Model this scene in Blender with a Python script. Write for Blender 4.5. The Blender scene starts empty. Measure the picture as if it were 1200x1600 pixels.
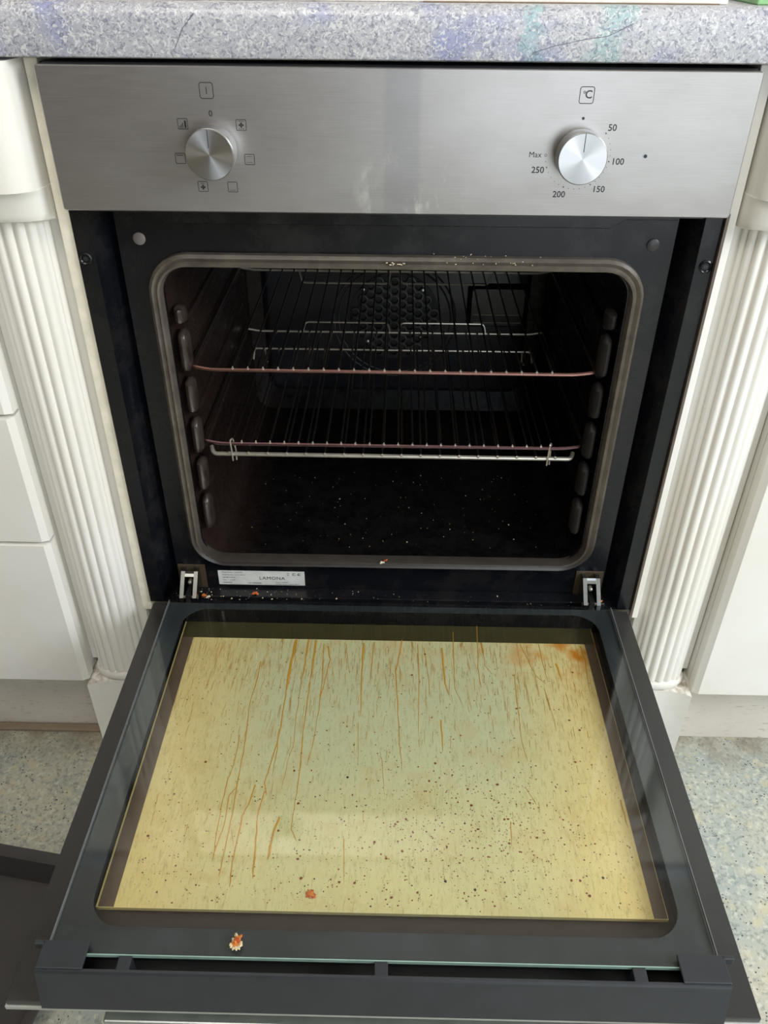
import bpy, bmesh, math, random
from mathutils import Vector, Matrix
SC = bpy.context.scene
COL = SC.collection
PI = math.pi
random.seed(7)

# ------------------------------------------------------------------ camera
cam_d = bpy.data.cameras.new('camera'); cam = bpy.data.objects.new('camera', cam_d); COL.objects.link(cam)
CX, CY, CZ, PITCH, YAW, ROLL, FPX = 0.003323, -0.772264, 0.685575, 0.617550, -0.0145154, 0.0080969, 1278.137
fw = Vector((math.sin(YAW)*math.cos(PITCH), math.cos(YAW)*math.cos(PITCH), -math.sin(PITCH)))
rt = fw.cross(Vector((0, 0, 1))).normalized(); up = rt.cross(fw)
r2 = rt*math.cos(ROLL)+up*math.sin(ROLL); u2 = up*math.cos(ROLL)-rt*math.sin(ROLL)
M = Matrix.Identity(4)
for i in range(3):
    M[i][0] = r2[i]; M[i][1] = u2[i]; M[i][2] = -fw[i]
M[0][3], M[1][3], M[2][3] = CX, CY, CZ
cam.matrix_world = M
cam_d.sensor_fit = 'HORIZONTAL'; cam_d.sensor_width = 36.0; cam_d.lens = FPX/1200*36
cam_d.clip_start = 0.01
SC.camera = cam

# ------------------------------------------------------------------ world, lights, exposure
SC.view_settings.view_transform = 'Standard'; SC.view_settings.look = 'None'
SC.view_settings.gamma = 1; SC.view_settings.use_curve_mapping = False
SC.view_settings.exposure = 0.0
w = bpy.data.worlds.new('world'); SC.world = w; w.use_nodes = True
w.node_tree.nodes['Background'].inputs[0].default_value = (0.75, 0.87, 1.0, 1)
w.node_tree.nodes['Background'].inputs[1].default_value = 1.0


def area(name, loc, target, sx, sy, power, color):
    l = bpy.data.lights.new(name, 'AREA'); l.shape = 'RECTANGLE'; l.size = sx; l.size_y = sy
    l.energy = power; l.color = color
    o = bpy.data.objects.new(name, l); COL.objects.link(o); o.location = loc
    o.rotation_euler = (Vector(target)-Vector(loc)).to_track_quat('-Z', 'Y').to_euler()
    return o


# daylight from the window in the right wall, from an unseen source behind the camera, and the ceiling fitting
area('window_daylight', (1.52, -0.85, 1.15), (0.0, -0.1, 0.1), 0.75, 0.7, 34, (0.88, 0.94, 1.0))
area('unseen_rear_daylight', (0.85, -2.6, 0.85), (0.85, 0.0, 0.85), 1.3, 2.0, 23, (0.84, 0.92, 1.0))  # added area light, placed to brighten the right of the steel panel
area('ceiling_lamp_light', (-0.25, -0.95, 2.02), (-0.02, -0.2, 0.0), 0.9, 0.9, 17, (1.0, 0.94, 0.84))

# ------------------------------------------------------------------ materials


class NT:
    def __init__(s, name):
        s.m = bpy.data.materials.new(name); s.m.use_nodes = True
        s.t = s.m.node_tree; s.n = s.t.nodes; s.b = s.n['Principled BSDF']
        s.pos = s.n.new('ShaderNodeNewGeometry').outputs['Position']

    def link(s, a, b): s.t.links.new(a, b)

    def scale(s, sc, loc=(0, 0, 0), rot=(0, 0, 0)):
        m = s.n.new('ShaderNodeMapping'); m.inputs['Scale'].default_value = sc; m.inputs['Location'].default_value = loc
        m.inputs['Rotation'].default_value = rot
        s.link(s.pos, m.inputs[0]); return m.outputs[0]

    def noise(s, scale, detail=3, vec=None, rough=0.5, dist=0.0):
        n = s.n.new('ShaderNodeTexNoise'); n.inputs['Scale'].default_value = scale; n.inputs['Detail'].default_value = detail
        n.inputs['Roughness'].default_value = rough; n.inputs['Distortion'].default_value = dist
        s.link(vec or s.pos, n.inputs['Vector']); return n.outputs[0]

    def voro(s, scale, vec=None, out='Distance', feature='F1'):
        n = s.n.new('ShaderNodeTexVoronoi'); n.feature = feature; n.inputs['Scale'].default_value = scale
        s.link(vec or s.pos, n.inputs['Vector']); return n.outputs[out]

    def ramp(s, fac, stops):
        r = s.n.new('ShaderNodeValToRGB'); e = r.color_ramp.elements
        while len(e) < len(stops): e.new(0.5)
        for i, (p, c) in enumerate(stops):
            e[i].position = p
            e[i].color = (c, c, c, 1) if isinstance(c, (int, float)) else (*c, 1)
        s.link(fac, r.inputs[0]); return r.outputs[0]

    def mix(s, fac, a, b, mode='MIX'):
        m = s.n.new('ShaderNodeMix'); m.data_type = 'RGBA'; m.blend_type = mode
        for v, i in ((fac, 0), (a, 6), (b, 7)):
            if isinstance(v, bpy.types.NodeSocket): s.link(v, m.inputs[i])
            elif isinstance(v, tuple): m.inputs[i].default_value = (*v, 1)
            else: m.inputs[i].default_value = v
        return m.outputs[2]

    def math(s, op, a, b=0.0, c=None, clamp=False):
        m = s.n.new('ShaderNodeMath'); m.operation = op; m.use_clamp = clamp
        for i, v in enumerate((a, b) if c is None else (a, b, c)):
            if isinstance(v, bpy.types.NodeSocket): s.link(v, m.inputs[i])
            else: m.inputs[i].default_value = v
        return m.outputs[0]

    def xyz(s):
        n = s.n.new('ShaderNodeSeparateXYZ'); s.link(s.pos, n.inputs[0]); return n.outputs

    def maprange(s, v, a, b, c=0.0, d=1.0):
        n = s.n.new('ShaderNodeMapRange'); n.inputs[1].default_value = a; n.inputs[2].default_value = b
        n.inputs[3].default_value = c; n.inputs[4].default_value = d
        n.interpolation_type = 'SMOOTHSTEP'
        s.link(v, n.inputs[0]); return n.outputs[0]

    def bump(s, h, strength=0.2, dist=0.001):
        b = s.n.new('ShaderNodeBump'); b.inputs['Strength'].default_value = strength; b.inputs['Distance'].default_value = dist
        s.link(h, b.inputs['Height']); s.link(b.outputs[0], s.b.inputs['Normal'])

    def set(s, **k):
        names = dict(col='Base Color', rough='Roughness', metal='Metallic', spec='Specular IOR Level', coat='Coat Weight',
                     crough='Coat Roughness', aniso='Anisotropic', ior='IOR', anrot='Anisotropic Rotation')
        for a, v in k.items():
            i = s.b.inputs[names[a]]
            if isinstance(v, bpy.types.NodeSocket): s.link(v, i)
            elif isinstance(v, tuple): i.default_value = (*v, 1)
            else: i.default_value = v
        return s


def srgb(r, g, b):
    f = lambda c: (c/255)/12.92 if c/255 <= 0.04045 else ((c/255+0.055)/1.055)**2.4
    return (f(r), f(g), f(b))


def plain(name, col, rough=0.5, metal=0.0, **k):
    n = NT(name); nz = n.noise(60, 3)
    c = n.mix(n.ramp(nz, [(0.3, 0.0), (0.7, 1.0)]), tuple(x*0.88 for x in col), tuple(min(1, x*1.08) for x in col))
    n.set(col=c, rough=rough, metal=metal, **k)
    return n.m


def mat_white():
    n = NT('aged_white_paint')
    x, y, z = n.xyz()
    base = n.mix(n.ramp(n.noise(5, 3), [(0.35, 0.0), (0.7, 1.0)]), srgb(240, 238, 232), srgb(233, 229, 218))
    g = n.n.new('ShaderNodeNewGeometry'); sx = n.n.new('ShaderNodeSeparateXYZ'); n.link(g.outputs['Normal'], sx.inputs[0])
    upward = n.maprange(sx.outputs[2], 0.4, 0.9, 0.0, 1.0)
    low = n.math('MULTIPLY', n.maprange(z, -0.05, -0.15, 0.0, 1.0), n.math('ADD', 0.05, n.math('MULTIPLY', upward, 0.7)))
    dirt = n.math('MULTIPLY', n.ramp(n.noise(90, 5, rough=0.7), [(0.45, 0.0), (0.65, 1.0)]), low)
    c = n.mix(dirt, base, srgb(150, 125, 98))
    n.set(col=c, rough=0.42, coat=0.15, crough=0.2)
    return n.m


def mat_plinth():
    n = NT('scuffed_plinth_board')
    base = n.mix(n.ramp(n.noise(6, 4), [(0.35, 0.0), (0.7, 1.0)]), srgb(205, 198, 186), srgb(222, 216, 206))
    v = n.scale((1, 1, 6))
    d = n.ramp(n.noise(60, 5, v, 0.7), [(0.58, 0.0), (0.72, 0.7)])
    n.set(col=n.mix(d, base, srgb(150, 115, 85)), rough=0.5)
    return n.m


def mat_steel():
    n = NT('brushed_stainless_steel')
    x, y, z = n.xyz()
    br = n.noise(1300, 3, n.scale((0.02, 1, 1)), 0.6)
    blot = n.noise(7, 4, n.scale((1, 1, 2.2)), 0.6)
    smear = n.math('MULTIPLY', n.ramp(n.noise(75, 6, n.scale((1, 1, 0.45)), 0.75), [(0.52, 0.0), (0.66, 1.0)]),
                   n.math('MULTIPLY', n.maprange(n.math('ABSOLUTE', n.math('SUBTRACT', x, 0.012)), 0.02, 0.065, 1.0, 0.0),
                          n.maprange(z, 0.555, 0.487, 0.0, 1.0)))
    dark = n.math('MULTIPLY', n.maprange(n.math('ABSOLUTE', n.math('SUBTRACT', x, 0.005)), 0.012, 0.018, 1.0, 0.0), 0.22)
    c = n.mix(n.ramp(br, [(0.25, 0.0), (0.75, 1.0)]), srgb(170, 166, 162), srgb(184, 180, 177))
    c = n.mix(n.ramp(blot, [(0.35, 0.0), (0.7, 0.35)]), c, srgb(214, 213, 211))
    c = n.mix(dark, c, srgb(130, 132, 142))
    c = n.mix(n.math('MULTIPLY', smear, 0.5), c, srgb(235, 232, 225))
    r = n.math('ADD', n.ramp(br, [(0.2, 0.33), (0.8, 0.38)]), n.math('MULTIPLY', smear, 0.25))
    n.set(col=c, rough=r, metal=0.9, aniso=0.35)
    n.bump(br, 0.06, 0.0004)
    return n.m


def mat_knob():
    n = NT('spun_aluminium')
    tg = n.n.new('ShaderNodeTangent'); tg.direction_type = 'RADIAL'; tg.axis = 'Y'
    n.link(tg.outputs[0], n.b.inputs['Tangent'])
    n.set(col=srgb(200, 201, 201), rough=0.3, metal=1.0, aniso=0.9)
    return n.m


def mat_enamel(name='black_enamel', grime=0.25, rough=0.16, base=(9, 10, 14)):
    n = NT(name)
    g = n.ramp(n.noise(22, 6, rough=0.7), [(0.45, 0.0), (0.75, 1.0)])
    c = n.mix(n.math('MULTIPLY', g, grime), srgb(*base), srgb(62, 54, 48))
    sp = n.ramp(n.voro(230), [(0.03, 1.0), (0.06, 0.0)])
    c = n.mix(n.math('MULTIPLY', n.math('MULTIPLY', sp, n.ramp(n.noise(35, 2), [(0.5, 0.0), (0.62, 1.0)])), 0.5), c, srgb(150, 140, 125))
    r = n.math('ADD', rough, n.math('MULTIPLY', g, 0.2))
    n.set(col=c, rough=r, spec=0.5)
    n.bump(n.noise(60, 3), 0.05, 0.001)
    return n.m


def mat_cavity():
    n = NT('greasy_black_cavity_enamel')
    x, y, z = n.xyz()
    g = n.ramp(n.noise(45, 6, rough=0.75), [(0.42, 0.0), (0.8, 1.0)])
    left = n.maprange(x, -0.15, -0.225, 0.0, 1.0)
    c = n.mix(n.math('MULTIPLY', g, 0.35), srgb(7, 7, 8), srgb(34, 30, 28))
    c = n.mix(n.math('MULTIPLY', left, 0.35), c, srgb(60, 44, 38))
    n.set(col=c, rough=n.math('ADD', 0.24, n.math('MULTIPLY', g, 0.25)), spec=0.45)
    n.bump(g, 0.15, 0.001)
    return n.m


def mat_ridge():
    n = NT('worn_runner_enamel')
    g = n.ramp(n.noise(60, 5, rough=0.7), [(0.4, 0.0), (0.65, 1.0)])
    n.set(col=n.mix(g, srgb(58, 50, 46), srgb(36, 26, 23)), rough=0.3, spec=0.6)
    return n.m


def mat_gasket():
    n = NT('grey_brown_door_seal')
    g = n.ramp(n.noise(40, 6, rough=0.7), [(0.35, 0.0), (0.7, 1.0)])
    n.set(col=n.mix(n.maprange(n.xyz()[2], 0.12, 0.055, 0.0, 0.8), n.mix(g, srgb(98, 91, 82), srgb(70, 63, 56)), srgb(40, 37, 35)), rough=0.3, spec=0.6)  # lower seal painted darker for the dimmer light there, plus grease
    n.bump(n.noise(150, 3), 0.2, 0.0006)
    return n.m


def mat_gold():
    n = NT('grease_filmed_golden_glass')
    x, y, z = n.xyz()
    ex = n.maprange(n.math('ABSOLUTE', x), 0.10, 0.225, 0.0, 1.0)
    cen = n.maprange(n.math('ABSOLUTE', n.math('SUBTRACT', y, -0.18)), 0.02, 0.2, 1.0, 0.0)
    c = n.mix(n.ramp(n.noise(9, 4), [(0.35, 0.0), (0.65, 1.0)]), srgb(210, 203, 150), srgb(218, 210, 156))
    c = n.mix(n.math('MULTIPLY', cen, 0.75), c, srgb(196, 202, 168))
    c = n.mix(n.math('MULTIPLY', ex, 0.8), c, srgb(228, 204, 134))
    # brown grease runs: fine streaks drawn out front to back, denser towards the hinge
    st = n.noise(230, 5, n.scale((1, 0.09, 1)), 0.7, 0.6)
    hinge = n.maprange(y, -0.26, -0.09, 0.12, 1.0)
    c = n.mix(n.math('MULTIPLY', n.ramp(st, [(0.56, 0.0), (0.66, 1.0)]), n.math('MULTIPLY', hinge, 0.9)), c, srgb(166, 120, 46))
    st2 = n.noise(420, 5, n.scale((1, 0.2, 1)), 0.8)
    c = n.mix(n.math('MULTIPLY', n.ramp(st2, [(0.52, 0.0), (0.68, 1.0)]), 0.45), c, srgb(132, 116, 62))
    mo = n.math('MULTIPLY', n.ramp(n.noise(26, 6, rough=0.75), [(0.5, 0.0), (0.72, 1.0)]), 0.4)
    c = n.mix(mo, c, srgb(196, 160, 92))
    # orange patches near the hinge, strongest at the right-hand corner
    pat = n.math('MULTIPLY', n.ramp(n.noise(38, 4), [(0.48, 0.0), (0.66, 1.0)]), n.maprange(y, -0.17, -0.09, 0.0, 1.0))
    pat = n.math('MULTIPLY', pat, n.math('ADD', 0.2, n.maprange(x, 0.10, 0.22, 0.0, 0.9)))
    c = n.mix(pat, c, srgb(200, 128, 30))
    n.set(col=c, rough=0.42, metal=0.15, spec=0.5)
    return n.m


def mat_glass(name, tint, rough=0.02, edge=None):
    m = bpy.data.materials.new(name); m.use_nodes = True; t = m.node_tree; t.nodes.clear()
    o = t.nodes.new('ShaderNodeOutputMaterial'); mx = t.nodes.new('ShaderNodeMixShader')
    tr = t.nodes.new('ShaderNodeBsdfTransparent'); tr.inputs[0].default_value = (*tint, 1)
    gl = t.nodes.new('ShaderNodeBsdfGlossy'); gl.inputs['Roughness'].default_value = rough
    fr = t.nodes.new('ShaderNodeFresnel')
    ge = t.nodes.new('ShaderNodeNewGeometry'); mr = t.nodes.new('ShaderNodeMapRange')
    mr.inputs[3].default_value = 1.42; mr.inputs[4].default_value = 1/1.42
    t.links.new(ge.outputs['Backfacing'], mr.inputs[0]); t.links.new(mr.outputs[0], fr.inputs[0])
    t.links.new(fr.outputs[0], mx.inputs[0]); t.links.new(tr.outputs[0], mx.inputs[1]); t.links.new(gl.outputs[0], mx.inputs[2])
    t.links.new(mx.outputs[0], o.inputs[0]); return m


def mat_border():
    n = NT('smudged_black_glass_print')
    g = n.ramp(n.noise(16, 5, n.scale((1, 0.5, 1)), 0.65), [(0.42, 0.0), (0.75, 1.0)])
    n.set(col=n.mix(n.math('MULTIPLY', g, 0.4), srgb(44, 48, 50), srgb(74, 82, 88)), rough=n.math('ADD', 0.12, n.math('MULTIPLY', g, 0.18)), spec=0.6)
    return n.m


def mat_worktop():
    n = NT('mottled_laminate_worktop')
    big = n.noise(9, 3)
    v = n.scale((1, 1, 1.15))
    sw = n.noise(200, 5, v, 0.62, 1.8)
    c = n.mix(n.ramp(big, [(0.35, 0.0), (0.65, 1.0)]), srgb(176, 176, 184), srgb(196, 195, 198))
    c = n.mix(n.ramp(n.noise(14, 3, n.scale((1, 1, 1), (3, 1, 2))), [(0.52, 0.0), (0.62, 0.7)]), c, srgb(146, 152, 196))
    x, y, z = n.xyz(); wob = n.math('MULTIPLY', n.math('SUBTRACT', n.noise(45, 3), 0.5), 0.05)
    for px_, wd in ((0.106, 0.010), (0.170, 0.018)):
        m_ = n.maprange(n.math('ABSOLUTE', n.math('ADD', n.math('SUBTRACT', x, px_), wob)), wd*0.3, wd, 0.45, 0.0)
        c = n.mix(m_, c, srgb(134, 190, 188))
    c = n.mix(n.ramp(sw, [(0.50, 0.0), (0.60, 0.8)]), c, srgb(122, 124, 140))
    c = n.mix(n.ramp(n.noise(240, 4, n.scale((1, 1, 1), (5, 5, 5)), 0.6, 1.5), [(0.53, 0.0), (0.60, 0.85)]), c, srgb(222, 221, 221))
    n.set(col=c, rough=0.32)
    return n.m


def mat_floor():
    n = NT('speckled_vinyl_floor')
    big = n.noise(5, 4)
    c = n.mix(n.ramp(big, [(0.4, 0.0), (0.62, 1.0)]), srgb(176, 180, 170), srgb(190, 186, 168))
    c = n.mix(n.ramp(n.noise(18, 4, n.scale((1, 1, 1), (2, 2, 2))), [(0.45, 0.0), (0.7, 0.5)]), c, srgb(150, 162, 162))
    c = n.mix(n.ramp(n.noise(130, 4, rough=0.6), [(0.52, 0.0), (0.62, 0.75)]), c, srgb(206, 205, 190))
    c = n.mix(n.ramp(n.noise(190, 4, n.scale((1, 1, 1), (9, 2, 2)), 0.6), [(0.52, 0.0), (0.62, 0.7)]), c, srgb(130, 138, 132))
    c = n.mix(n.ramp(n.noise(45, 4, n.scale((1, 1, 1), (1, 7, 2)), 0.6), [(0.56, 0.0), (0.68, 0.55)]), c, srgb(204, 194, 156))
    c = n.mix(n.ramp(n.voro(200), [(0.16, 1.0), (0.24, 0.0)]), c, n.mix(n.ramp(n.noise(40, 2), [(0.5, 0.0), (0.56, 1.0)]), c, srgb(48, 52, 56)))
    x, y, z = n.xyz()
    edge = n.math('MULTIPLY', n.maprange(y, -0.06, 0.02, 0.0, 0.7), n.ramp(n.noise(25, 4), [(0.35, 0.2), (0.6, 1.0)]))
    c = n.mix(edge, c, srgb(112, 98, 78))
    n.set(col=c, rough=0.4)
    n.bump(n.noise(200, 2), 0.1, 0.0005)
    return n.m


WHITE = mat_white(); PLINTH = mat_plinth(); STEEL = mat_steel(); KNOB = mat_knob()
ENAMEL = mat_enamel('black_enamel', 0.2, 0.22, (12, 14, 19))
CAV = mat_cavity(); RIDGE = mat_ridge(); GASKET = mat_gasket(); LUGR = mat_enamel('shaded_runner_enamel', 0.3, 0.6, (14, 13, 13)); GOLD = mat_gold()
GLASS = mat_glass('clear_inner_glass', (0.985, 0.99, 0.98), 0.035)
BORDER = mat_border(); WORK = mat_worktop(); FLOOR = mat_floor()
BACKPANEL = mat_enamel('back_panel_enamel', 0.35, 0.3, (26, 27, 32))
BLACKGLASS = mat_enamel('black_backed_outer_glass', 0.25, 0.28, (50, 50, 49))
PLASTIC = plain('matt_black_plastic', srgb(44, 46, 50), 0.42)
CHROME = plain('chromed_wire', srgb(190, 184, 172), 0.3, 0.7)
DULLWIRE = plain('heat_tinted_wire', srgb(150, 142, 132), 0.3, 1.0)
COPPER = plain('heat_browned_bar', srgb(150, 112, 104), 0.34, 1.0)
PURPLE = plain('dull_heat_stained_bar', srgb(104, 78, 80), 0.36, 1.0)
ZINC = plain('zinc_plated_steel', srgb(150, 152, 150), 0.25, 1.0)
DARKMETAL = plain('dark_steel', srgb(60, 60, 62), 0.35, 0.8)
INK = plain('black_print', srgb(38, 38, 42), 0.5)
GREYINK = plain('grey_print', srgb(96, 100, 112), 0.5)
STICKER = plain('white_label_paper', srgb(226, 228, 222), 0.4)
GREENEDGE = plain('green_glass_edge', srgb(150, 178, 165), 0.25)
YELLOWEDGE = plain('yellowed_glass_edge', srgb(196, 178, 112), 0.3)
BROWN = plain('brown_pane_shade', srgb(92, 78, 64), 0.3)
OLIVE = plain('olive_pane_shade', srgb(62, 58, 36), 0.3)
TAUPE = plain('taupe_metal_edge', srgb(104, 94, 84), 0.4, 0.3)
CREAM = plain('yellowed_panel_edge', srgb(238, 232, 212), 0.5)
TRAYM = mat_enamel('black_tray_enamel', 0.5, 0.35, (58, 56, 56))
DRIP = plain('amber_grease', srgb(190, 142, 52), 0.25)
SPOT = plain('burnt_grease_spot', srgb(128, 72, 34), 0.4)
DARKSPOT = plain('charred_speck', srgb(52, 46, 44), 0.5)
CRUMB = plain('pale_crumb', srgb(208, 196, 170), 0.7)
RUST = plain('rusty_residue', srgb(120, 96, 68), 0.7)
REDFOOD = plain('baked_red_residue', srgb(186, 84, 38), 0.45)
ORANGEFOOD = plain('orange_food_crust', srgb(205, 120, 50), 0.4)
JELLY = plain('pale_dried_rim', srgb(214, 198, 158), 0.3)
WALLP = plain('painted_wall', srgb(196, 190, 178), 0.8)
BROWNWALL = plain('brown_left_wall', srgb(104, 84, 66), 0.5)
CEIL = plain('white_ceiling_paint', srgb(236, 234, 228), 0.9)
BEAD = plain('discoloured_sealant', srgb(140, 124, 104), 0.6)
LAMPGL = plain('oven_lamp_glass', srgb(8, 8, 10), 0.3, 0.0)

# ------------------------------------------------------------------ mesh helpers


def link(name, bm, mat, parent=None, smooth=False, kind=None):
    me = bpy.data.meshes.new(name)
    bmesh.ops.recalc_face_normals(bm, faces=bm.faces[:])
    bm.to_mesh(me); bm.free()
    for m in (mat if isinstance(mat, (list, tuple)) else [mat]): me.materials.append(m)
    if smooth:
        for p in me.polygons: p.use_smooth = True
        me.set_sharp_from_angle(angle=math.radians(38))
    o = bpy.data.objects.new(name, me); COL.objects.link(o)
    if parent is not None:
        o.parent = parent
        root = parent
        while root.parent is not None: root = root.parent
        me.transform(Matrix.Translation(-root.location))
    if kind: o['kind'] = kind
    return o


def tag(o, label, cat, group=None):
    o['label'] = label; o['category'] = cat
    if group: o['group'] = group
    return o


def thing(name, loc, label, cat, group=None):
    o = bpy.data.objects.new(name, None); o.empty_display_size = 0.05; COL.objects.link(o); o.location = loc
    return tag(o, label, cat, group)


def BM(): return bmesh.new()


def box(bm, x0, x1, y0, y1, z0, z1, bevel=0.0, mi=0):
    vs = [bm.verts.new((x, y, z)) for x in (x0, x1) for y in (y0, y1) for z in (z0, z1)]
    fs = [bm.faces.new([vs[i] for i in f]) for f in ((0, 1, 3, 2), (4, 6, 7, 5), (0, 4, 5, 1), (2, 3, 7, 6), (0, 2, 6, 4), (1, 5, 7, 3))]
    for f in fs: f.material_index = mi
    if bevel:
        es = list({e for f in fs for e in f.edges})
        bmesh.ops.bevel(bm, geom=es, offset=bevel, segments=2, affect='EDGES', profile=0.5)
    return vs


def tube(bm, pts, r, n=8, closed=False, cap=True, mi=0):
    pts = [Vector(p) for p in pts]; N = len(pts); rings = []
    prev = None
    for i, p in enumerate(pts):
        a = pts[(i-1) % N] if (i > 0 or closed) else None
        b = pts[(i+1) % N] if (i < N-1 or closed) else None
        d1 = (p-a).normalized() if a is not None else None
        d2 = (b-p).normalized() if b is not None else None
        d = (d1+d2).normalized() if (d1 is not None and d2 is not None) else (d1 if d1 is not None else d2)
        if prev is None:
            u = d.orthogonal().normalized()
        else:
            u = prev-d*prev.dot(d)
            u = u.normalized() if u.length > 1e-6 else d.orthogonal().normalized()
        prev = u; v = d.cross(u)
        k = 1.0
        if d1 is not None and d2 is not None:
            k = 1/max(0.5, math.sqrt(max(0.0, (1+d1.dot(d2))/2)))
        rr = r[i] if isinstance(r, (list, tuple)) else r
        rings.append([bm.verts.new(p+(u*math.cos(2*PI*j/n)+v*math.sin(2*PI*j/n))*rr*(k if k < 1.3 else 1.15)) for j in range(n)])
    M_ = N if closed else N-1
    for i in range(M_):
        A, B = rings[i], rings[(i+1) % N]
        for j in range(n):
            f = bm.faces.new((A[j], A[(j+1) % n], B[(j+1) % n], B[j])); f.material_index = mi
    if cap and not closed:
        for R in (rings[0], rings[-1][::-1]):
            f = bm.faces.new(R); f.material_index = mi


def bend(pts, rad=0.01, n=5):
    """round the inner corners of a polyline"""
    P = [Vector(p) for p in pts]; out = [P[0]]
    for i in range(1, len(P)-1):
        a, p, b = P[i-1], P[i], P[i+1]
        r = min(rad, (a-p).length*0.45, (b-p).length*0.45)
        s = p+(a-p).normalized()*r; e = p+(b-p).normalized()*r
        for k in range(n+1):
            t = k/n
            out.append(s*(1-t)**2+p*2*t*(1-t)+e*t*t)
    out.append(P[-1]); return out


def rrect(x0, x1, z0, z1, r, n=8):
    """rounded rectangle outline (u, v) with outward normals"""
    out = []
    for cx, cz, a0 in ((x1-r, z1-r, 0), (x0+r, z1-r, PI/2), (x0+r, z0+r, PI), (x1-r, z0+r, 1.5*PI)):
        for k in range(n+1):
            a = a0+PI/2*k/n
            out.append(((cx+r*math.cos(a), cz+r*math.sin(a)), (math.cos(a), math.sin(a))))
    return out


def loft(bm, rings, closed_ring=True, mi=0):
    R = [[bm.verts.new(p) for p in ring] for ring in rings]
    n = len(R[0])
    for A, B in zip(R, R[1:]):
        for j in range(n if closed_ring else n-1):
            f = bm.faces.new((A[j], A[(j+1) % n], B[(j+1) % n], B[j])); f.material_index = mi
    return R


def fill(bm, ring, mi=0):
    f = bm.faces.new(ring); f.material_index = mi; return f


def lathe_y(bm, cx, cz, prof, n=48, cap0=True, cap1=True, mi=0):
    """profile [(radius, y)] turned about the axis through (cx, *, cz) along y"""
    R = loft(bm, [[(cx+r*math.cos(2*PI*j/n), y, cz+r*math.sin(2*PI*j/n)) for j in range(n)] for r, y in prof], mi=mi)
    if cap0: fill(bm, R[0], mi)
    if cap1: fill(bm, R[-1][::-1], mi)


def ring_plate(bm, outer, inner, plane, lo, hi, mi=0):
    """flat frame between two outlines of equal point count; plane 'z' (x,y) or 'y' (x,z)"""
    P = (lambda u, v, w_: (u, v, w_)) if plane == 'z' else (lambda u, v, w_: (u, w_, v))
    loops = [[P(u, v, hi) for u, v in outer], [P(u, v, hi) for u, v in inner], [P(u, v, lo) for u, v in inner], [P(u, v, lo) for u, v in outer]]
    loops.append(loops[0])
    R = [[bm.verts.new(p) for p in l] for l in loops[:4]]; R.append(R[0]); n = len(outer)
    for A, B in zip(R, R[1:]):
        for j in range(n):
            f = bm.faces.new((A[j], A[(j+1) % n], B[(j+1) % n], B[j])); f.material_index = mi


def square_as(inner, x0, x1, v0, v1):
    """points of an outer rectangle matching the points of a rounded inner outline"""
    cx, cv = (x0+x1)/2, (v0+v1)/2; out = []
    n = len(inner)//4
    cs = [(x1, v1), (x0, v1), (x0, v0), (x1, v0)]
    for q in range(4):
        for k in range(n):
            (u, v) = inner[q*n+k]; t = k/(n-1)
            X, V = cs[q]
            # slide along the two sides that meet in this corner
            if q in (0, 2):
                out.append((X, v) if t < 0.5 else (u, V))
            else:
                out.append((u, V) if t < 0.5 else (X, v))
            if k == n//2: out[-1] = (X, V)
    return out


def text_bm(bm, s, x, z, size, y, align='CENTER', depth=0.0001, spacing=1.0, shear=0.0, plane='y'):
    cu = bpy.data.curves.new('t', 'FONT'); cu.body = s; cu.size = size; cu.align_x = align; cu.align_y = 'CENTER'
    cu.space_character = spacing; cu.shear = shear; cu.offset = 0 if 'M' in s else size*0.012; cu.resolution_u = 3
    ob = bpy.data.objects.new('t', cu)
    COL.objects.link(ob)
    dg = bpy.context.evaluated_depsgraph_get()
    me = bpy.data.meshes.new_from_object(ob.evaluated_get(dg))
    t = bmesh.new(); t.from_mesh(me)
    mp = {}
    for v in t.verts: mp[v] = bm.verts.new((x+v.co.x, y, z+v.co.y))
    for f in t.faces:
        try: bm.faces.new([mp[v] for v in f.verts])
        except ValueError: pass
    t.free(); bpy.data.objects.remove(ob); bpy.data.curves.remove(cu); bpy.data.meshes.remove(me)


# ------------------------------------------------------------------ setting
FZ = -0.27


def struct(name, bm, mat):
    o = link(name, bm, mat); o['kind'] = 'structure'; return o


b = BM(); box(b, -1.7, 1.7, -2.7, 0.65, FZ-0.03, FZ); struct('floor', b, FLOOR)
b = BM(); box(b, -1.7, 1.7, -2.7, 0.65, 2.13, 2.16); struct('ceiling', b, CEIL)
b = BM(); box(b, -1.7, 1.7, 0.65, 0.70, FZ, 2.13); struct('wall_front', b, WALLP)
b = BM(); box(b, -1.75, -1.7, -2.7, 0.65, FZ, 2.13); struct('wall_left', b, BROWNWALL)  # unseen left wall in brown, reflected by the steel panel
b = BM(); box(b, 1.7, 1.75, -2.7, 0.65, FZ, 2.13); struct('wall_right', b, WALLP)
b = BM(); box(b, -1.7, 1.7, -2.75, -2.7, FZ, 2.13); struct('wall_back', b, plain('warm_brown_wall', srgb(120, 104, 90), 0.8))

# sealant bead along the left plinth, in front of the plinth board
b = BM(); box(b, -0.95, -0.402, 0.006, 0.0185, FZ, FZ+0.005, 0.002); struct('trim_1', b, BEAD)

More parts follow.
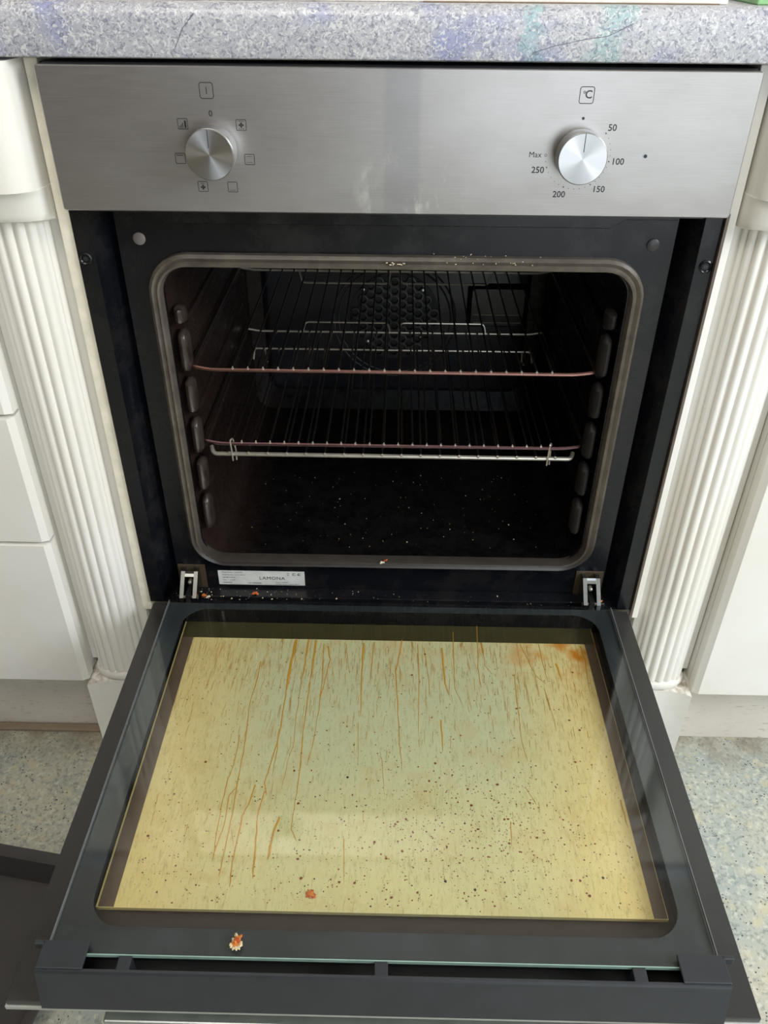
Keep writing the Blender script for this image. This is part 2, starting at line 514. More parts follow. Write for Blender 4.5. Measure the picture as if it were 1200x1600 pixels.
# ------------------------------------------------------------------ worktop
t = thing('worktop', (0, 0.3, 0.5985), 'mottled grey and lilac laminate worktop with rounded edge above the oven', 'worktop')
b = BM()
y0, z0, z1 = -0.026, 0.6000, 0.6395
prof = [(0.62, z0), (y0+0.004, z0), (y0+0.0012, z0+0.0012), (y0, z0+0.004)]
for k in range(9):
    a = PI-PI/2*k/8
    prof.append((y0+0.012+0.012*math.cos(a), z1-0.012+0.012*math.sin(a)))
prof.append((0.62, z1))
rings = [[(x, y, z) for y, z in prof] for x in (-1.6, -0.8, 0, 0.8, 1.6)]
R = loft(b, rings); fill(b, R[0]); fill(b, R[-1][::-1])
link('laminate_slab', b, WORK, t, smooth=True)
b = BM()   # dark hairline scratches running up the edge
for P in ([(0.108, 0.607), (0.125, 0.612), (0.150, 0.617), (0.166, 0.619), (0.185, 0.628)], [(-0.178, 0.608), (-0.170, 0.622), (-0.160, 0.632)]):
    b = BM(); tube(b, [(x, y0+0.0001, z) for x, z in P], 0.0003, 5); link('scratch', b, GREYINK, t)

o = BM(); box(o, -0.30, 0.262, -0.0045, 0.25, 0.6396, 0.6446, 0.001)
t = thing('hob', (0, 0.12, 0.6396), 'white enamelled hob edge with a rusty brown rim on the worktop', 'hob')
link('hob_plate', o, plain('white_hob_enamel', srgb(238, 232, 222), 0.3), t)
b = BM(); box(b, 0.02, 0.255, -0.0065, -0.0046, 0.6396, 0.6402); link('seal', b, RUST, t)
b = BM(); box(b, -0.28, -0.16, -0.0065, -0.0046, 0.6396, 0.6401); link('seal', b, RUST, t)
b = BM(); box(b, 0.285, 0.47, -0.004, 0.2, 0.6396, 0.6455, 0.001)
tag(link('chopping_board', b, plain('green_plastic', srgb(140, 190, 130), 0.4)), 'pale green board lying on the worktop at the top right corner', 'board')

# ------------------------------------------------------------------ pilasters


def pilaster(sgn, label):
    cx = sgn*0.3585; hw = 0.0435
    t = thing('pilaster', (cx, 0.03, FZ), label, 'pilaster', 'fluted pilasters beside the oven')
    back = 0.045

    def bow(front, side, n=24, pw=2.0, w_=hw):
        pts = []
        for k in range(n+1):
            u = -1+2*k/n
            s = (1-abs(u)**pw)**(1/pw) if abs(u) < 1 else 0
            pts.append((cx+u*w_, side+(front-side)*s))
        return pts

    def prism(name, front, z0, z1, mat=WHITE, smooth=True, fr1=None, bev=0.0):
        b = BM()
        def ring(f, z, s=1.0):
            return [(x, y, z) for x, y in f]+[(cx+hw, back, z), (cx-hw, back, z)]
        R = loft(b, [ring(front, z0), ring(front, z1)])
        fill(b, R[0]); fill(b, R[-1][::-1])
        return link(name, b, mat, t, smooth=smooth)
    # bowed head block, capital, fluted shaft, base ring, plinth block
    prism('head_block', bow(-0.036, -0.004, pw=2.6, w_=hw-0.001), 0.4955, 0.5975)
    b = BM(); rings = []
    for f, z in ((-0.014, 0.466), (-0.0245, 0.4685), (-0.028, 0.474), (-0.0285, 0.488), (-0.031, 0.4925), (-0.0335, 0.4945), (-0.034, 0.4955)):
        fr = bow(f, -0.002 if f > -0.02 else -0.004, pw=2.4)
        rings.append([(x, y, z) for x, y in fr]+[(cx+hw, back, z), (cx-hw, back, z)])
    R = loft(b, rings); fill(b, R[0]); fill(b, R[-1][::-1]); link('capital', b, WHITE, t, smooth=True)
    # shaft: half-round with ten rounded reeds between V grooves and a flat fillet at each side
    b = BM(); pts = []
    rw = 0.0345
    pts.append((cx-hw, 0.012)); pts.append((cx-rw-0.001, 0.012))
    NF, SUB = 9, 8
    for k in range(NF*SUB+1):
        u = k/(NF*SUB); a = PI-PI*u
        rr = 1+0.0
        reed = abs(math.sin(PI*NF*u))**0.75*0.0030
        pts.append((cx+(rw-0.0030+reed)*math.cos(a), 0.010-(0.0245+reed-0.0030)*math.sin(a)))
    pts.append((cx+rw+0.001, 0.012)); pts.append((cx+hw, 0.012))
    zs = [(-0.1215), 0.20, 0.4665]
    R = loft(b, [[(x, y, z) for x, y in pts]+[(cx+hw, back, z), (cx-hw, back, z)] for z in zs])
    fill(b, R[0]); fill(b, R[-1][::-1]); link('fluted_shaft', b, WHITE, t, smooth=True)
    b = BM(); rings = []
    for k in range(9):
        a = -PI/2+PI*k/8
        s = 0.0045*math.cos(a); z = -0.130+0.008*math.sin(a)
        rings.append([(cx+(rw-0.001+s)*math.cos(PI-PI*j/32), 0.010-(0.0215+s)*math.sin(PI-PI*j/32), z) for j in range(33)]+[(cx+rw, back, z), (cx-rw, back, z)])
    R = loft(b, rings); fill(b, R[0]); fill(b, R[-1][::-1]); link('base_ring', b, WHITE, t, smooth=True)
    fr = [(cx-hw+2*hw*k/16, -0.0235+0.0105*(1-(2*k/16-1)**2)) for k in range(17)]
    prism('plinth_block', fr, FZ, -0.138)
    return t


pilaster(-1, 'white fluted pilaster left of the oven, beside the drawers')
pilaster(1, 'white fluted pilaster right of the oven, beside the cupboard door')

# ------------------------------------------------------------------ housing around the oven
t = thing('oven_housing', (0, 0.3, FZ), 'narrow white housing panels and kickboard around the built-in oven', 'cabinet')
for s in (-1, 1):
    b = BM(); xs = sorted((s*0.3015, s*0.3130)); box(b, xs[0], xs[1], -0.001, 0.56, -0.02, 0.5975, 0.0006)
    link('side_panel', b, [CREAM if s < 0 else WHITE][0], t)
b = BM(); box(b, -0.3130, 0.3130, 0.02, 0.56, FZ, -0.03, 0.001); link('kickboard', b, PLINTH, t)
b = BM(); box(b, 0.3008, 0.3035, -0.008, -0.0012, -0.028, 0.479); link('edge_strip', b, TAUPE, t)

# ------------------------------------------------------------------ drawers on the left


def front_panel(name, x0, x1, z0, z1, parent, cham=0.007):
    b = BM(); yf, yb = -0.020, 0.0
    o = [(x0, yb, z0), (x1, yb, z0), (x1, yb, z1), (x0, yb, z1)]
    m = [(x0, yf+cham*0.8, z0), (x1, yf+cham*0.8, z0), (x1, yf+cham*0.8, z1), (x0, yf+cham*0.8, z1)]
    c2 = 0.0015
    i = [(x0+cham, yf, z0+c2), (x1-cham, yf, z0+c2), (x1-cham, yf, z1-c2), (x0+cham, yf, z1-c2)]
    R = loft(b, [o, m, i]); fill(b, R[0]); fill(b, R[-1][::-1])
    return link(name, b, WHITE, parent)


t = thing('drawer_cabinet', (-0.70, 0.3, FZ), 'white drawer cabinet left of the oven and pilaster, fronts divided by thin gaps', 'cabinet')
b = BM(); box(b, -1.0, -0.4025, 0.001, 0.56, -0.134, 0.5975); link('carcass', b, WHITE, t)
for z0, z1 in ((-0.134, 0.0950), (0.0985, 0.2635), (0.267, 0.432), (0.4355, 0.595)):
    front_panel('drawer_front', -1.0, -0.4005, z0, z1, t)
b = BM(); box(b, -1.0, -0.4025, 0.02, 0.035, FZ, -0.1342, 0.0005); link('plinth_board', b, PLINTH, t)
t = thing('cupboard', (0.70, 0.3, FZ), 'white cupboard right of the oven with a tall plain door down to the plinth', 'cabinet')
b = BM(); box(b, 0.4030, 1.0, 0.001, 0.56, -0.134, 0.5975); link('carcass', b, WHITE, t)
front_panel('door_panel', 0.4035, 1.0, -0.138, 0.595, t)
b = BM(); box(b, 0.4030, 1.0, 0.02, 0.035, FZ, -0.1342, 0.0005); link('plinth_board', b, PLINTH, t)

# ------------------------------------------------------------------ oven
oven = thing('oven', (0, 0.2, -0.01), 'built-in single electric oven with stainless control panel and black door hanging open', 'oven')
YF = -0.0215
# control panel
b = BM()
o = [p for p, _ in rrect(-0.2975, 0.2975, 0.479, 0.595, 0.0025, 3)]
i = [p for p, _ in rrect(-0.2967, 0.2967, 0.4798, 0.5942, 0.0020, 3)]
R = loft(b, [[(x, -0.002, z) for x, z in o], [(x, YF+0.0008, z) for x, z in o], [(x, YF, z) for x, z in i]])
fill(b, R[0]); fill(b, R[-1][::-1])
panel = link('control_panel', b, STEEL, oven)
# slightly raised print
YP = YF-0.00012


def outline(bm, cx, cz, w_, h_, r, lw, y=YP):
    o_ = [p for p, _ in rrect(cx-w_/2, cx+w_/2, cz-h_/2, cz+h_/2, r, 4)]
    i_ = [p for p, _ in rrect(cx-w_/2+lw, cx+w_/2-lw, cz-h_/2+lw, cz+h_/2-lw, max(0.0002, r-lw), 4)]
    ring_plate(bm, o_, i_, 'y', YF+0.0001, y)


def bar(bm, x0, x1, z0, z1): box(bm, x0, x1, YP, YF+0.0001, z0, z1)


def symbol(draw, mat=INK):
    b = BM(); draw(b); return link('symbol', b, mat, panel)


def fan(b, cx, cz, s):
    for k in range(4):
        a = k*PI/2+PI/4*0
        lathe_y(b, cx+s*math.cos(a), cz+s*math.sin(a), [(s*0.62, YP), (s*0.62, YF+0.0001)], 10)
    lathe_y(b, cx, cz, [(s*0.5, YP), (s*0.5, YF+0.0001)], 8)


def s_on(b): outline(b, -0.1575, 0.5770, 0.0118, 0.0125, 0.0022, 0.0006); bar(b, -0.1578, -0.1572, 0.5743, 0.5797)
symbol(s_on)
symbol(lambda b: text_bm(b, '0', -0.1560, 0.5595, 0.0066, YP))
SW = 0.0088


def s_frame(b, cx, cz): outline(b, cx, cz, SW, SW, 0.001, 0.00048)


def s1(b):
    s_frame(b, -0.1805, 0.5515)
    for k in range(3): bar(b, -0.1835+k*0.0013, -0.1828+k*0.0013, 0.5485, 0.5500+k*0.0012)
    bar(b, -0.1792, -0.1775, 0.5485, 0.5540); bar(b, -0.1840, -0.1772, 0.5479, 0.5482)


def s2(b): s_frame(b, -0.1310, 0.5510); fan(b, -0.1310, 0.5510, 0.0013); bar(b, -0.1335, -0.1285, 0.5479, 0.5482); bar(b, -0.1335, -0.1285, 0.5538, 0.5541)
def s3(b):
    s_frame(b, -0.1862, 0.5240)
    for k in range(8): bar(b, -0.1890+k*0.0007, -0.1887+k*0.0007, 0.5266, 0.5272)
    bar(b, -0.1890, -0.1834, 0.5263, 0.5266)
def s4(b): s_frame(b, -0.1262, 0.5238); bar(b, -0.1286, -0.1238, 0.5212, 0.5215); bar(b, -0.1286, -0.1238, 0.5260, 0.5263)
def s5(b):
    s_frame(b, -0.1693, 0.5010); fan(b, -0.1693, 0.5004, 0.0013)
    for k in range(3): bar(b, -0.1710+k*0.0012, -0.1702+k*0.0012, 0.5034, 0.5039)
def s6(b): s_frame(b, -0.1432, 0.5008); bar(b, -0.1456, -0.1408, 0.4980, 0.4983)
for f in (s1, s2, s3, s4, s5, s6): symbol(f)
def s_c(b):
    outline(b, 0.1567, 0.5765, 0.0122, 0.0130, 0.0020, 0.0006)
    text_bm(b, 'C', 0.1582, 0.5768, 0.0086, YP); text_bm(b, 'o', 0.1545, 0.5790, 0.0042, YP)
symbol(s_c, INK)
for txt, x, z, sz in (('50', 0.1818, 0.5519, 0.0074), ('100', 0.1907, 0.5252, 0.0074), ('150', 0.1778, 0.5024, 0.0074), ('200', 0.1438, 0.4977, 0.0074), ('250', 0.1230, 0.5177, 0.0074), ('Max', 0.1195, 0.5301, 0.0064)):
    symbol(lambda b, a=(txt, x, z, sz): text_bm(b, a[0], a[1], a[2], a[3], YP))
KX, KZ = 0.1560, 0.5300


if True:
    for k in range(22):
        a = math.radians(40)-math.radians(9.95)*k
        big = k in (0, 5, 10, 15, 20)
        b = BM(); lathe_y(b, KX+0.0275*math.cos(a), KZ+0.0275*math.sin(a)*1.0, [(0.00060 if big else 0.00034, YP), (0.00060 if big else 0.00034, YF+0.0001)], 8); link('dial_dot', b, INK, panel)
    b = BM(); lathe_y(b, 0.1563, 0.5590, [(0.0012, YP), (0.0012, YF+0.0001)], 14); link('dial_dot', b, INK, panel)
def ringdot(b):
    o_ = [(0.1284+0.0011*math.cos(t_*PI/6), 0.5299+0.0011*math.sin(t_*PI/6)) for t_ in range(12)]
    i_ = [(0.1284+0.0008*math.cos(t_*PI/6), 0.5299+0.0008*math.sin(t_*PI/6)) for t_ in range(12)]
    ring_plate(b, o_, i_, 'y', YF+0.0001, YP)
symbol(ringdot)
b = BM(); lathe_y(b, 0.2135, 0.5300, [(0.0022, YF+0.0002), (0.0022, YF-0.0003), (0.0016, YF-0.0003)], 20); lathe_y(b, 0.2135, 0.5300, [(0.0015, YF-0.0003), (0.0012, YF-0.0007)], 16, mi=1)
link('indicator_lamp', b, [ZINC, INK], oven, smooth=True)

# knobs: own origin on the axis so the spun finish is centred
for s in (-1, 1):
    kx = s*0.1562; kz = 0.5312
    b = BM()
    lathe_y(b, 0, 0, [(0.0196, YF+0.0005), (0.0196, YF-0.004), (0.0206, YF-0.0045), (0.0208, -0.0405), (0.0205, -0.0418), (0.0199, -0.0424)], 72)
    kn = link('knob', b, KNOB, oven, smooth=True)
    kn.data.transform(Matrix.Translation(oven.location)); kn.data.transform(Matrix.Translation((0, 0.03, 0)))
    kn.location = Vector((kx, -0.03, kz))-oven.location
    b = BM(); box(b, -0.0003, 0.0003, -0.01255, -0.0122, 0.0055, 0.0198)
    me = link('pointer_mark', b, INK); me.parent = kn

# body: outer flange with recess step, drawn as lofted frame
b = BM()
IN0 = (-0.2285, 0.2305, 0.062, 0.4215)
inner = [p for p, _ in rrect(-0.2290, 0.2310, 0.0570, 0.4180, 0.028, 8)]
def rect_like(x0, x1, z0, z1): return square_as(inner, x0, x1, z0, z1)
YPAN = 0.015
rings = [[(x, 0.03, z) for x, z in rect_like(-0.3005, 0.3005, -0.004, 0.5935)],
         [(x, -0.0035, z) for x, z in rect_like(-0.3005, 0.3005, -0.004, 0.5935)],
         [(x, -0.0035, z) for x, z in rect_like(-0.2840, 0.2840, -0.0035, 0.590)],
         [(x, YPAN+0.012, z) for x, z in rect_like(-0.2700, 0.2700, -0.003, 0.480)],
         [(x, YPAN, z) for x, z in rect_like(-0.2660, 0.2660, -0.003, 0.478)],
         [(x, YPAN, z) for x, z in inner],
         [(x, YPAN+0.006, z) for x, z in inner]]
loft(b, rings)
body = link('front_frame', b, ENAMEL, oven)
b = BM()
box(b, -0.3000, 0.3000, 0.0, 0.0145, 0.4725, 0.5945); link('panel_carrier', b, DARKMETAL, oven)
# pressed ledge below the control panel
b = BM()
pts = [(-0.228, 0.4690), (-0.214, 0.4610), (0.200, 0.4610), (0.214, 0.4690), (0.262, 0.4690), (0.262, 0.4780), (-0.262, 0.4780), (-0.262, 0.4690)]
R = loft(b, [[(x, 0.0155, z) for x, z in pts], [(x, 0.006, z) for x, z in pts], [(x*0.998, 0.004, z+0.001) for x, z in pts]])
fill(b, R[0]); fill(b, R[-1][::-1]); link('vent_ledge', b, ENAMEL, oven)
# sill ledge that the door hinges against
b = BM(); box(b, -0.268, 0.268, -0.004, 0.0155, -0.006, 0.006, 0.0015); box(b, -0.262, 0.262, -0.012, -0.002, -0.006, 0.0, 0.001)
link('sill', b, ENAMEL, oven)
# cavity shell
cav = [p for p, _ in rrect(-0.2290, 0.2310, 0.0570, 0.4180, 0.028, 8)]
cavb = [p for p, _ in rrect(-0.2190, 0.2210, 0.0570, 0.4180, 0.024, 8)]
b = BM()
o2 = [p for p, _ in rrect(-0.2190, 0.2210, 0.0570, 0.4180, 0.024, 8)]
R = loft(b, [[(x, YPAN+0.004, z) for x, z in cav], [(x, 0.06, z) for x, z in cavb], [(x, 0.388, z) for x, z in cavb]])
o3 = [p for p, _ in rrect(-0.217, 0.219, 0.059, 0.416, 0.024, 8)]
R2 = [b.verts.new((x, 0.3945, z)) for x, z in o3]
for j in range(len(R2)): b.faces.new((R[-1][j], R[-1][(j+1) % len(R2)], R2[(j+1) % len(R2)], R2[j]))
fill(b, R2)
link('cavity', b, CAV, oven, smooth=True)
# back panel standing proud of the back wall
b = BM()
bp = [p for p, _ in rrect(-0.196, 0.198, 0.094, 0.40, 0.02, 6)]
bi = [p for p, _ in rrect(-0.190, 0.192, 0.100, 0.394, 0.016, 6)]
hole = [(-0.0 + 0.066*math.cos(2*PI*j/28+PI/4*0), 0.222+0.066*math.sin(2*PI*j/28)) for j in range(28)]
R = loft(b, [[(x, 0.3942, z) for x, z in bp], [(x, 0.388, z) for x, z in bi], [(x, 0.386, z) for x, z in [p for p, _ in rrect(-0.186, 0.188, 0.104, 0.39, 0.014, 6)]]])
fill(b, R[-1][::-1])
bpan = link('back_panel', b, BACKPANEL, oven, smooth=True)
# circular pressed ridge and perforated fan cover
b = BM()
for rad in (0.090, 0.083):
    tube(b, [(rad*math.cos(2*PI*k/56), 0.3855, 0.214+rad*math.sin(2*PI*k/56)) for k in range(56)], 0.0014, 6, closed=True)
link('pressed_ring', b, BACKPANEL, bpan, smooth=True)
b = BM(); lathe_y(b, 0, 0.220, [(0.066, 0.3865), (0.066, 0.3835)], 48)
link('fan_recess_shade', b, plain('recess_shade_black', srgb(6, 6, 7), 0.6), bpan)  # flat black disc standing in for the dark hollow behind the holes
b = BM()
P = 0.0134; hs = P/math.sqrt(3)
for r_ in range(-6, 7):
    for c_ in range(-6, 7):
        x = c_*P*math.sqrt(3)/2; z = 0.220+(r_+(0.5 if c_ % 2 else 0))*P
        if math.hypot(x, z-0.220) > 0.061: continue
        H = [(x+hs*math.cos(k*PI/3), z+hs*math.sin(k*PI/3)) for k in range(6)]
        for k in range(6):
            H2 = []
        outer = []; inn = []
        for k in range(12):
            a = k*PI/6
            rr = hs if k % 2 == 0 else hs*math.cos(PI/6)
            outer.append((x+rr*math.cos(a), z+rr*math.sin(a))); inn.append((x+0.0046*math.cos(a), z+0.0046*math.sin(a)))
        L = [[(u, 0.3795, v) for u, v in outer], [(u, 0.3793, v) for u, v in [(x+0.0051*math.cos(k*PI/6), z+0.0051*math.sin(k*PI/6)) for k in range(12)]], [(u, 0.3808, v) for u, v in inn]]
        loft(b, L)
fc = link('fan_cover', b, BACKPANEL, oven)
for sx, sz in ((0.040, 0.262), (0.040, 0.190), (-0.046, 0.262), (-0.040, 0.182)):
    b = BM(); lathe_y(b, sx, sz, [(0.0035, 0.3795), (0.0035, 0.3775), (0.002, 0.3765)], 12); link('screw', b, ZINC, fc, smooth=True)
# oven lamp housing at the back right
b = BM()
o_ = [p for p, _ in rrect(0.105, 0.195, 0.205, 0.272, 0.008, 5)]; i_ = [p for p, _ in rrect(0.112, 0.188, 0.211, 0.266, 0.005, 5)]
R = loft(b, [[(x, 0.387, z) for x, z in o_], [(x, 0.376, z) for x, z in i_]]); fill(b, R[-1][::-1])
lh = link('lamp_cover', b, LAMPGL, oven, smooth=True)
for z_ in (0.228, 0.216):
    b = BM(); tube(b, [(0.115, 0.3755, z_), (0.185, 0.3755, z_)], 0.0012, 6); link('rib', b, CHROME, lh)
# door seal
b = BM()
base = rrect(-0.2345, 0.2375, 0.0530, 0.4225, 0.033, 8)
sec = [(0.0085, 0.0), (0.0080, -0.0055), (0.0050, -0.0082), (0.0012, -0.0060), (-0.0008, -0.0095), (-0.0030, -0.0090), (-0.0045, -0.0050), (-0.0050, 0.004)]
rings = []
for off, dy in sec: rings.append([(u+nx*off, YPAN+dy, v+nz*off) for (u, v), (nx, nz) in base])
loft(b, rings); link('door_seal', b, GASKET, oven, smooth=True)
# shelf runners pressed into the side walls
NZ = (0.352, 0.2965, 0.2475, 0.196, 0.146)
for s in (-1, 1):
    wx = -0.2215 if s < 0 else 0.2235
    top = 0.374
    lev = [top]+list(NZ)+[0.090]
    for k in range(len(lev)-1):
        za, zb = lev[k]-0.0035, lev[k+1]+0.0035
        if k == 0: za = lev[0]
        b = BM(); rings = []
        n = 8
        for q in range(n+1):
            tt = q/n; z = za+(zb-za)*tt
            e = min(1, math.sqrt(max(0.0, 1-(2*tt-1)**6)))
            rx, ry = 0.0042*e+0.0018, 0.010*e+0.003
            rings.append([(wx-0.003*s+0*rx-s*rx*math.cos(2*PI*j/12), 0.026+ry*math.sin(2*PI*j/12), z) for j in range(12)])
        R = loft(b, rings); fill(b, R[0]); fill(b, R[-1][::-1]); link('runner_lug', b, RIDGE if s < 0 else LUGR, oven, smooth=True)  # right lugs get a darker enamel copy, shade put into the colour
    for z in NZ:
        b = BM(); tube(b, [(wx-s*0.0005, 0.040, z), (wx-s*0.002, 0.05, z), (wx+s*0.0002, 0.350, z), (wx+s*0.003, 0.360, z)], 0.0052, 8); link('shelf_runner', b, CAV, oven, smooth=True)
# mounting screws in the flange, and round blanking plugs on the frame
for s in (-1, 1):
    b = BM(); lathe_y(b, s*0.2935, 0.4295, [(0.0062, -0.0034), (0.0062, -0.0046), (0.0050, -0.0052), (0.0040, -0.0046), (0.0036, -0.0036)], 24)
    sc = link('mounting_screw', b, ENAMEL, oven, smooth=True)
    b = BM(); lathe_y(b, s*0.2935, 0.4295, [(0.0024, -0.0036), (0.0024, -0.0041)], 6); link('hex_socket', b, INK, sc)
    b = BM(); lathe_y(b, s*0.2455+0.0005, 0.4435, [(0.0060, YPAN+0.0002), (0.0060, YPAN-0.0010), (0.0048, YPAN-0.0018)], 24)
    link('blanking_plug', b, plain('grey_plug', srgb(120, 114, 110) if s < 0 else srgb(58, 56, 56), 0.4), oven, smooth=True)  # same plug twice: left coloured as lit, right as shaded
# rating label
b = BM(); x0, x1, z0, z1 = -0.2155, -0.1070, 0.0105, 0.0330
YL = YPAN-0.0003
box(b, x0, x1, YL, YPAN+0.0002, z0+0.0, z1)
lab = link('rating_label', b, STICKER, oven)
b = BM(); ty = YL-0.00015
text_bm(b, 'LAMONA', -0.1480, 0.0215, 0.0072, ty, spacing=1.12)
link('brand_print', b, INK, lab)
b = BM()
text_bm(b, 'C', -0.1205, 0.0280, 0.0056, ty); text_bm(b, 'C', -0.1140, 0.0280, 0.0056, ty); box(b, -0.1153, -0.1128, ty, ty+0.0001, 0.02785, 0.02835)
link('ce_mark', b, INK, lab)
b = BM()
for k, s_ in enumerate(('Model Number : LAMONA', 'Model Number : LA M 3400 X', '220-240 V 50 Hz', 'Class :     2.4 kW', '7700000000')):
    text_bm(b, s_, -0.2105, 0.0303-k*0.0041, 0.0023, ty, 'LEFT')
text_bm(b, 'Type: 0000000000', -0.1790, 0.0135, 0.0023, ty, 'LEFT')
text_bm(b, 'Made in TURKEY', -0.1440, 0.0152, 0.0023, ty, 'LEFT'); text_bm(b, 'Howden Joinery London NN4 7', -0.1440, 0.0122, 0.0023, ty, 'LEFT')
for z_ in (0.0295, 0.0268): box(b, -0.1290, -0.1262, ty, ty+0.0001, z_, z_+0.0008)
link('fine_print', b, GREYINK, lab)

# hinges
for s in (-1, 1):
    cx = s*0.2475
    b = BM(); box(b, cx-0.017, cx+0.017, YPAN-0.0012, YPAN+0.0005, 0.004, 0.0420, 0.0004)
    hp = link('hinge_plate', b, mat_enamel('rust_stained_enamel', 1.0, 0.4, (70, 58, 42)), oven)
    b = BM()
    A = Vector((0, 0.008, 0.0385)); B = Vector((0, -0.020, 0.006))
    for dx in (-0.0095, 0.0065):
        v = [(cx+dx-0.0009, 0.014, 0.0395), (cx+dx-0.0009, 0.004, 0.0395), (cx+dx-0.0009, -0.020, 0.0165), (cx+dx-0.0009, -0.022, 0.0030), (cx+dx-0.0009, 0.014, 0.0030)]
        R = loft(b, [v, [(x+0.0048, y, z) for x, y, z in v]]); fill(b, R[0]); fill(b, R[-1][::-1])
    hg = link('hinge_bracket', b, ZINC, oven)
    b = BM(); v = [(0.004, 0.0395), (0.0025, 0.0370), (-0.0005, 0.0345), (0.0015, 0.0345)]
    R = loft(b, [[(cx-0.0085, y, z) for y, z in v], [(cx+0.0085, y, z) for y, z in v]]); fill(b, R[0]); fill(b, R[-1][::-1]); link('bracket_top', b, ZINC, hg)
    b = BM(); tube(b, [(cx-0.0105, -0.013, 0.0125), (cx+0.0105, -0.013, 0.0125)], 0.0024, 10); link('hinge_pin', b, CHROME, hg, smooth=True)
    b = BM(); box(b, cx-0.0035, cx+0.0035, -0.019, 0.012, 0.006, 0.0200, 0.001); link('hinge_link', b, DARKMETAL, hg)
    b = BM(); lathe_y(b, cx, 0.0260, [(0.0026, 0.004), (0.0026, -0.002), (0.0012, -0.0032)], 14); link('rivet', b, CHROME, hg, smooth=True)
    b = BM(); box(b, cx-0.0040, cx+0.0040, -0.032, -0.017, 0.0050, 0.0105, 0.001); link('hinge_link', b, ZINC, hg)

# ------------------------------------------------------------------ open door (part of the oven), sub-parts below it
ZG = 0.0345
b = BM(); box(b, -0.2968, 0.2968, -0.4755, -0.0065, -0.0105, -0.0045, 0.0006)
door = link('door', b, BLACKGLASS, oven); door['label'] = 'black-backed outer door glass'
b = BM(); box(b, -0.2982, 0.2982, -0.4770, -0.0060, -0.0150, -0.0100, 0.0006); link('front_skin', b, plain('pale_steel_edge', srgb(188, 190, 184), 0.35, 0.5), door)
# inner glass
GX, GY0, GY1 = 0.2620, -0.4560, -0.0430
b = BM(); box(b, -GX, GX, GY0, GY1, ZG-0.004, ZG)
ig = link('inner_glass', b, GLASS, door)
# printed border on the underside of the inner glass
il = [p for p, _ in rrect(-0.2405, 0.2425, -0.4325, -0.0530, 0.028, 8)]
ol = square_as(il, -GX+0.0006, GX-0.0006, GY0+0.0006, GY1-0.0006)
b = BM(); ring_plate(b, ol, il, 'z', ZG-0.0050, ZG-0.0043); link('printed_border', b, BORDER, door)
b = BM(); box(b, -GX, GX, GY0-0.0008, GY0-0.00005, ZG-0.0040, ZG-0.0002)
link('glass_edge', b, GREENEDGE, door)
for s in (-1, 1):
    b = BM(); xs = sorted((s*(GX+0.00005), s*(GX+0.0006))); box(b, xs[0], xs[1], GY0, GY1, ZG-0.0038, ZG-0.0002); link('glass_edge', b, plain('grey_glass_edge', srgb(120, 122, 126), 0.25), door)
# door frame below the inner glass
for s in (-1, 1):
    b = BM(); xs = sorted((s*0.2475, s*0.2595)); box(b, xs[0], xs[1], -0.4560, -0.0450, -0.0045, ZG-0.005, 0.0005); link('frame_side', b, PLASTIC, door)
b = BM(); box(b, -0.2590, 0.2590, -0.0520, -0.0440, -0.0045, ZG-0.005, 0.0005); link('frame_back', b, ENAMEL, door)
b = BM(); box(b, -0.2475, 0.2475, -0.4420, -0.4330, -0.0045, ZG-0.005, 0.0005); link('frame_front', b, PLASTIC, door)
# brown tray between the panes, golden heat-reflecting pane; its edge shade is laid on as brown and olive strips
b = BM(); box(b, -0.2475, 0.2475, -0.4330, -0.0520, -0.0045, 0.0020); link('pane_carrier', b, plain('brown_black_carrier', srgb(52, 44, 38), 0.4), door)
ZP = 0.0085
b = BM(); box(b, -0.2435, 0.2405, -0.4050, -0.0525, ZP-0.004, ZP)
gp = link('golden_pane', b, GOLD, door)
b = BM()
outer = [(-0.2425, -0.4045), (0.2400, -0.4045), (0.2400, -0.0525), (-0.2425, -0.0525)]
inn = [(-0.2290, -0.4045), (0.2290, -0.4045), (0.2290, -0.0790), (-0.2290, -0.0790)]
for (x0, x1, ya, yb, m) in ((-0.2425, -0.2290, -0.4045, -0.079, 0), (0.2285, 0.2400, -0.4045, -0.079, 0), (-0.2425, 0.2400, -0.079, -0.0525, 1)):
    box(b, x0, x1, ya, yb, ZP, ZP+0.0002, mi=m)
link('painted_edge_shade', b, [BROWN, OLIVE], door)  # dark border reflection on the pane, put in as coloured strips
b = BM(); box(b, -0.2440, -0.2426, -0.4050, -0.0530, ZP-0.0035, ZP+0.0004); link('pane_edge', b, YELLOWEDGE, door)

# grease runs on the golden pane: measured in the photograph's door plane
def ribbon(bm, pts, w0, w1, z, mi=0):
    P = [Vector(p) for p in pts]; Q = []
    for a, c in zip(P, P[1:]):
        for k in range(4):
            q = a.lerp(c, k/4); q.x += random.uniform(-0.0004, 0.0004); Q.append(q)
    Q.append(P[-1]); n = len(Q); L = []
    for i, q in enumerate(Q):
        t_ = i/(n-1); w_ = (w0+(w1-w0)*t_)*random.uniform(0.75, 1.25)
        if i == n-1: w_ *= 0.3
        L.append((bm.verts.new((q.x-w_, q.y, z)), bm.verts.new((q.x, q.y, z+0.0002)), bm.verts.new((q.x+w_, q.y, z))))
    for A, B in zip(L, L[1:]):
        for j in (0, 1):
            f = bm.faces.new((A[j], A[j+1], B[j+1], B[j])); f.material_index = mi


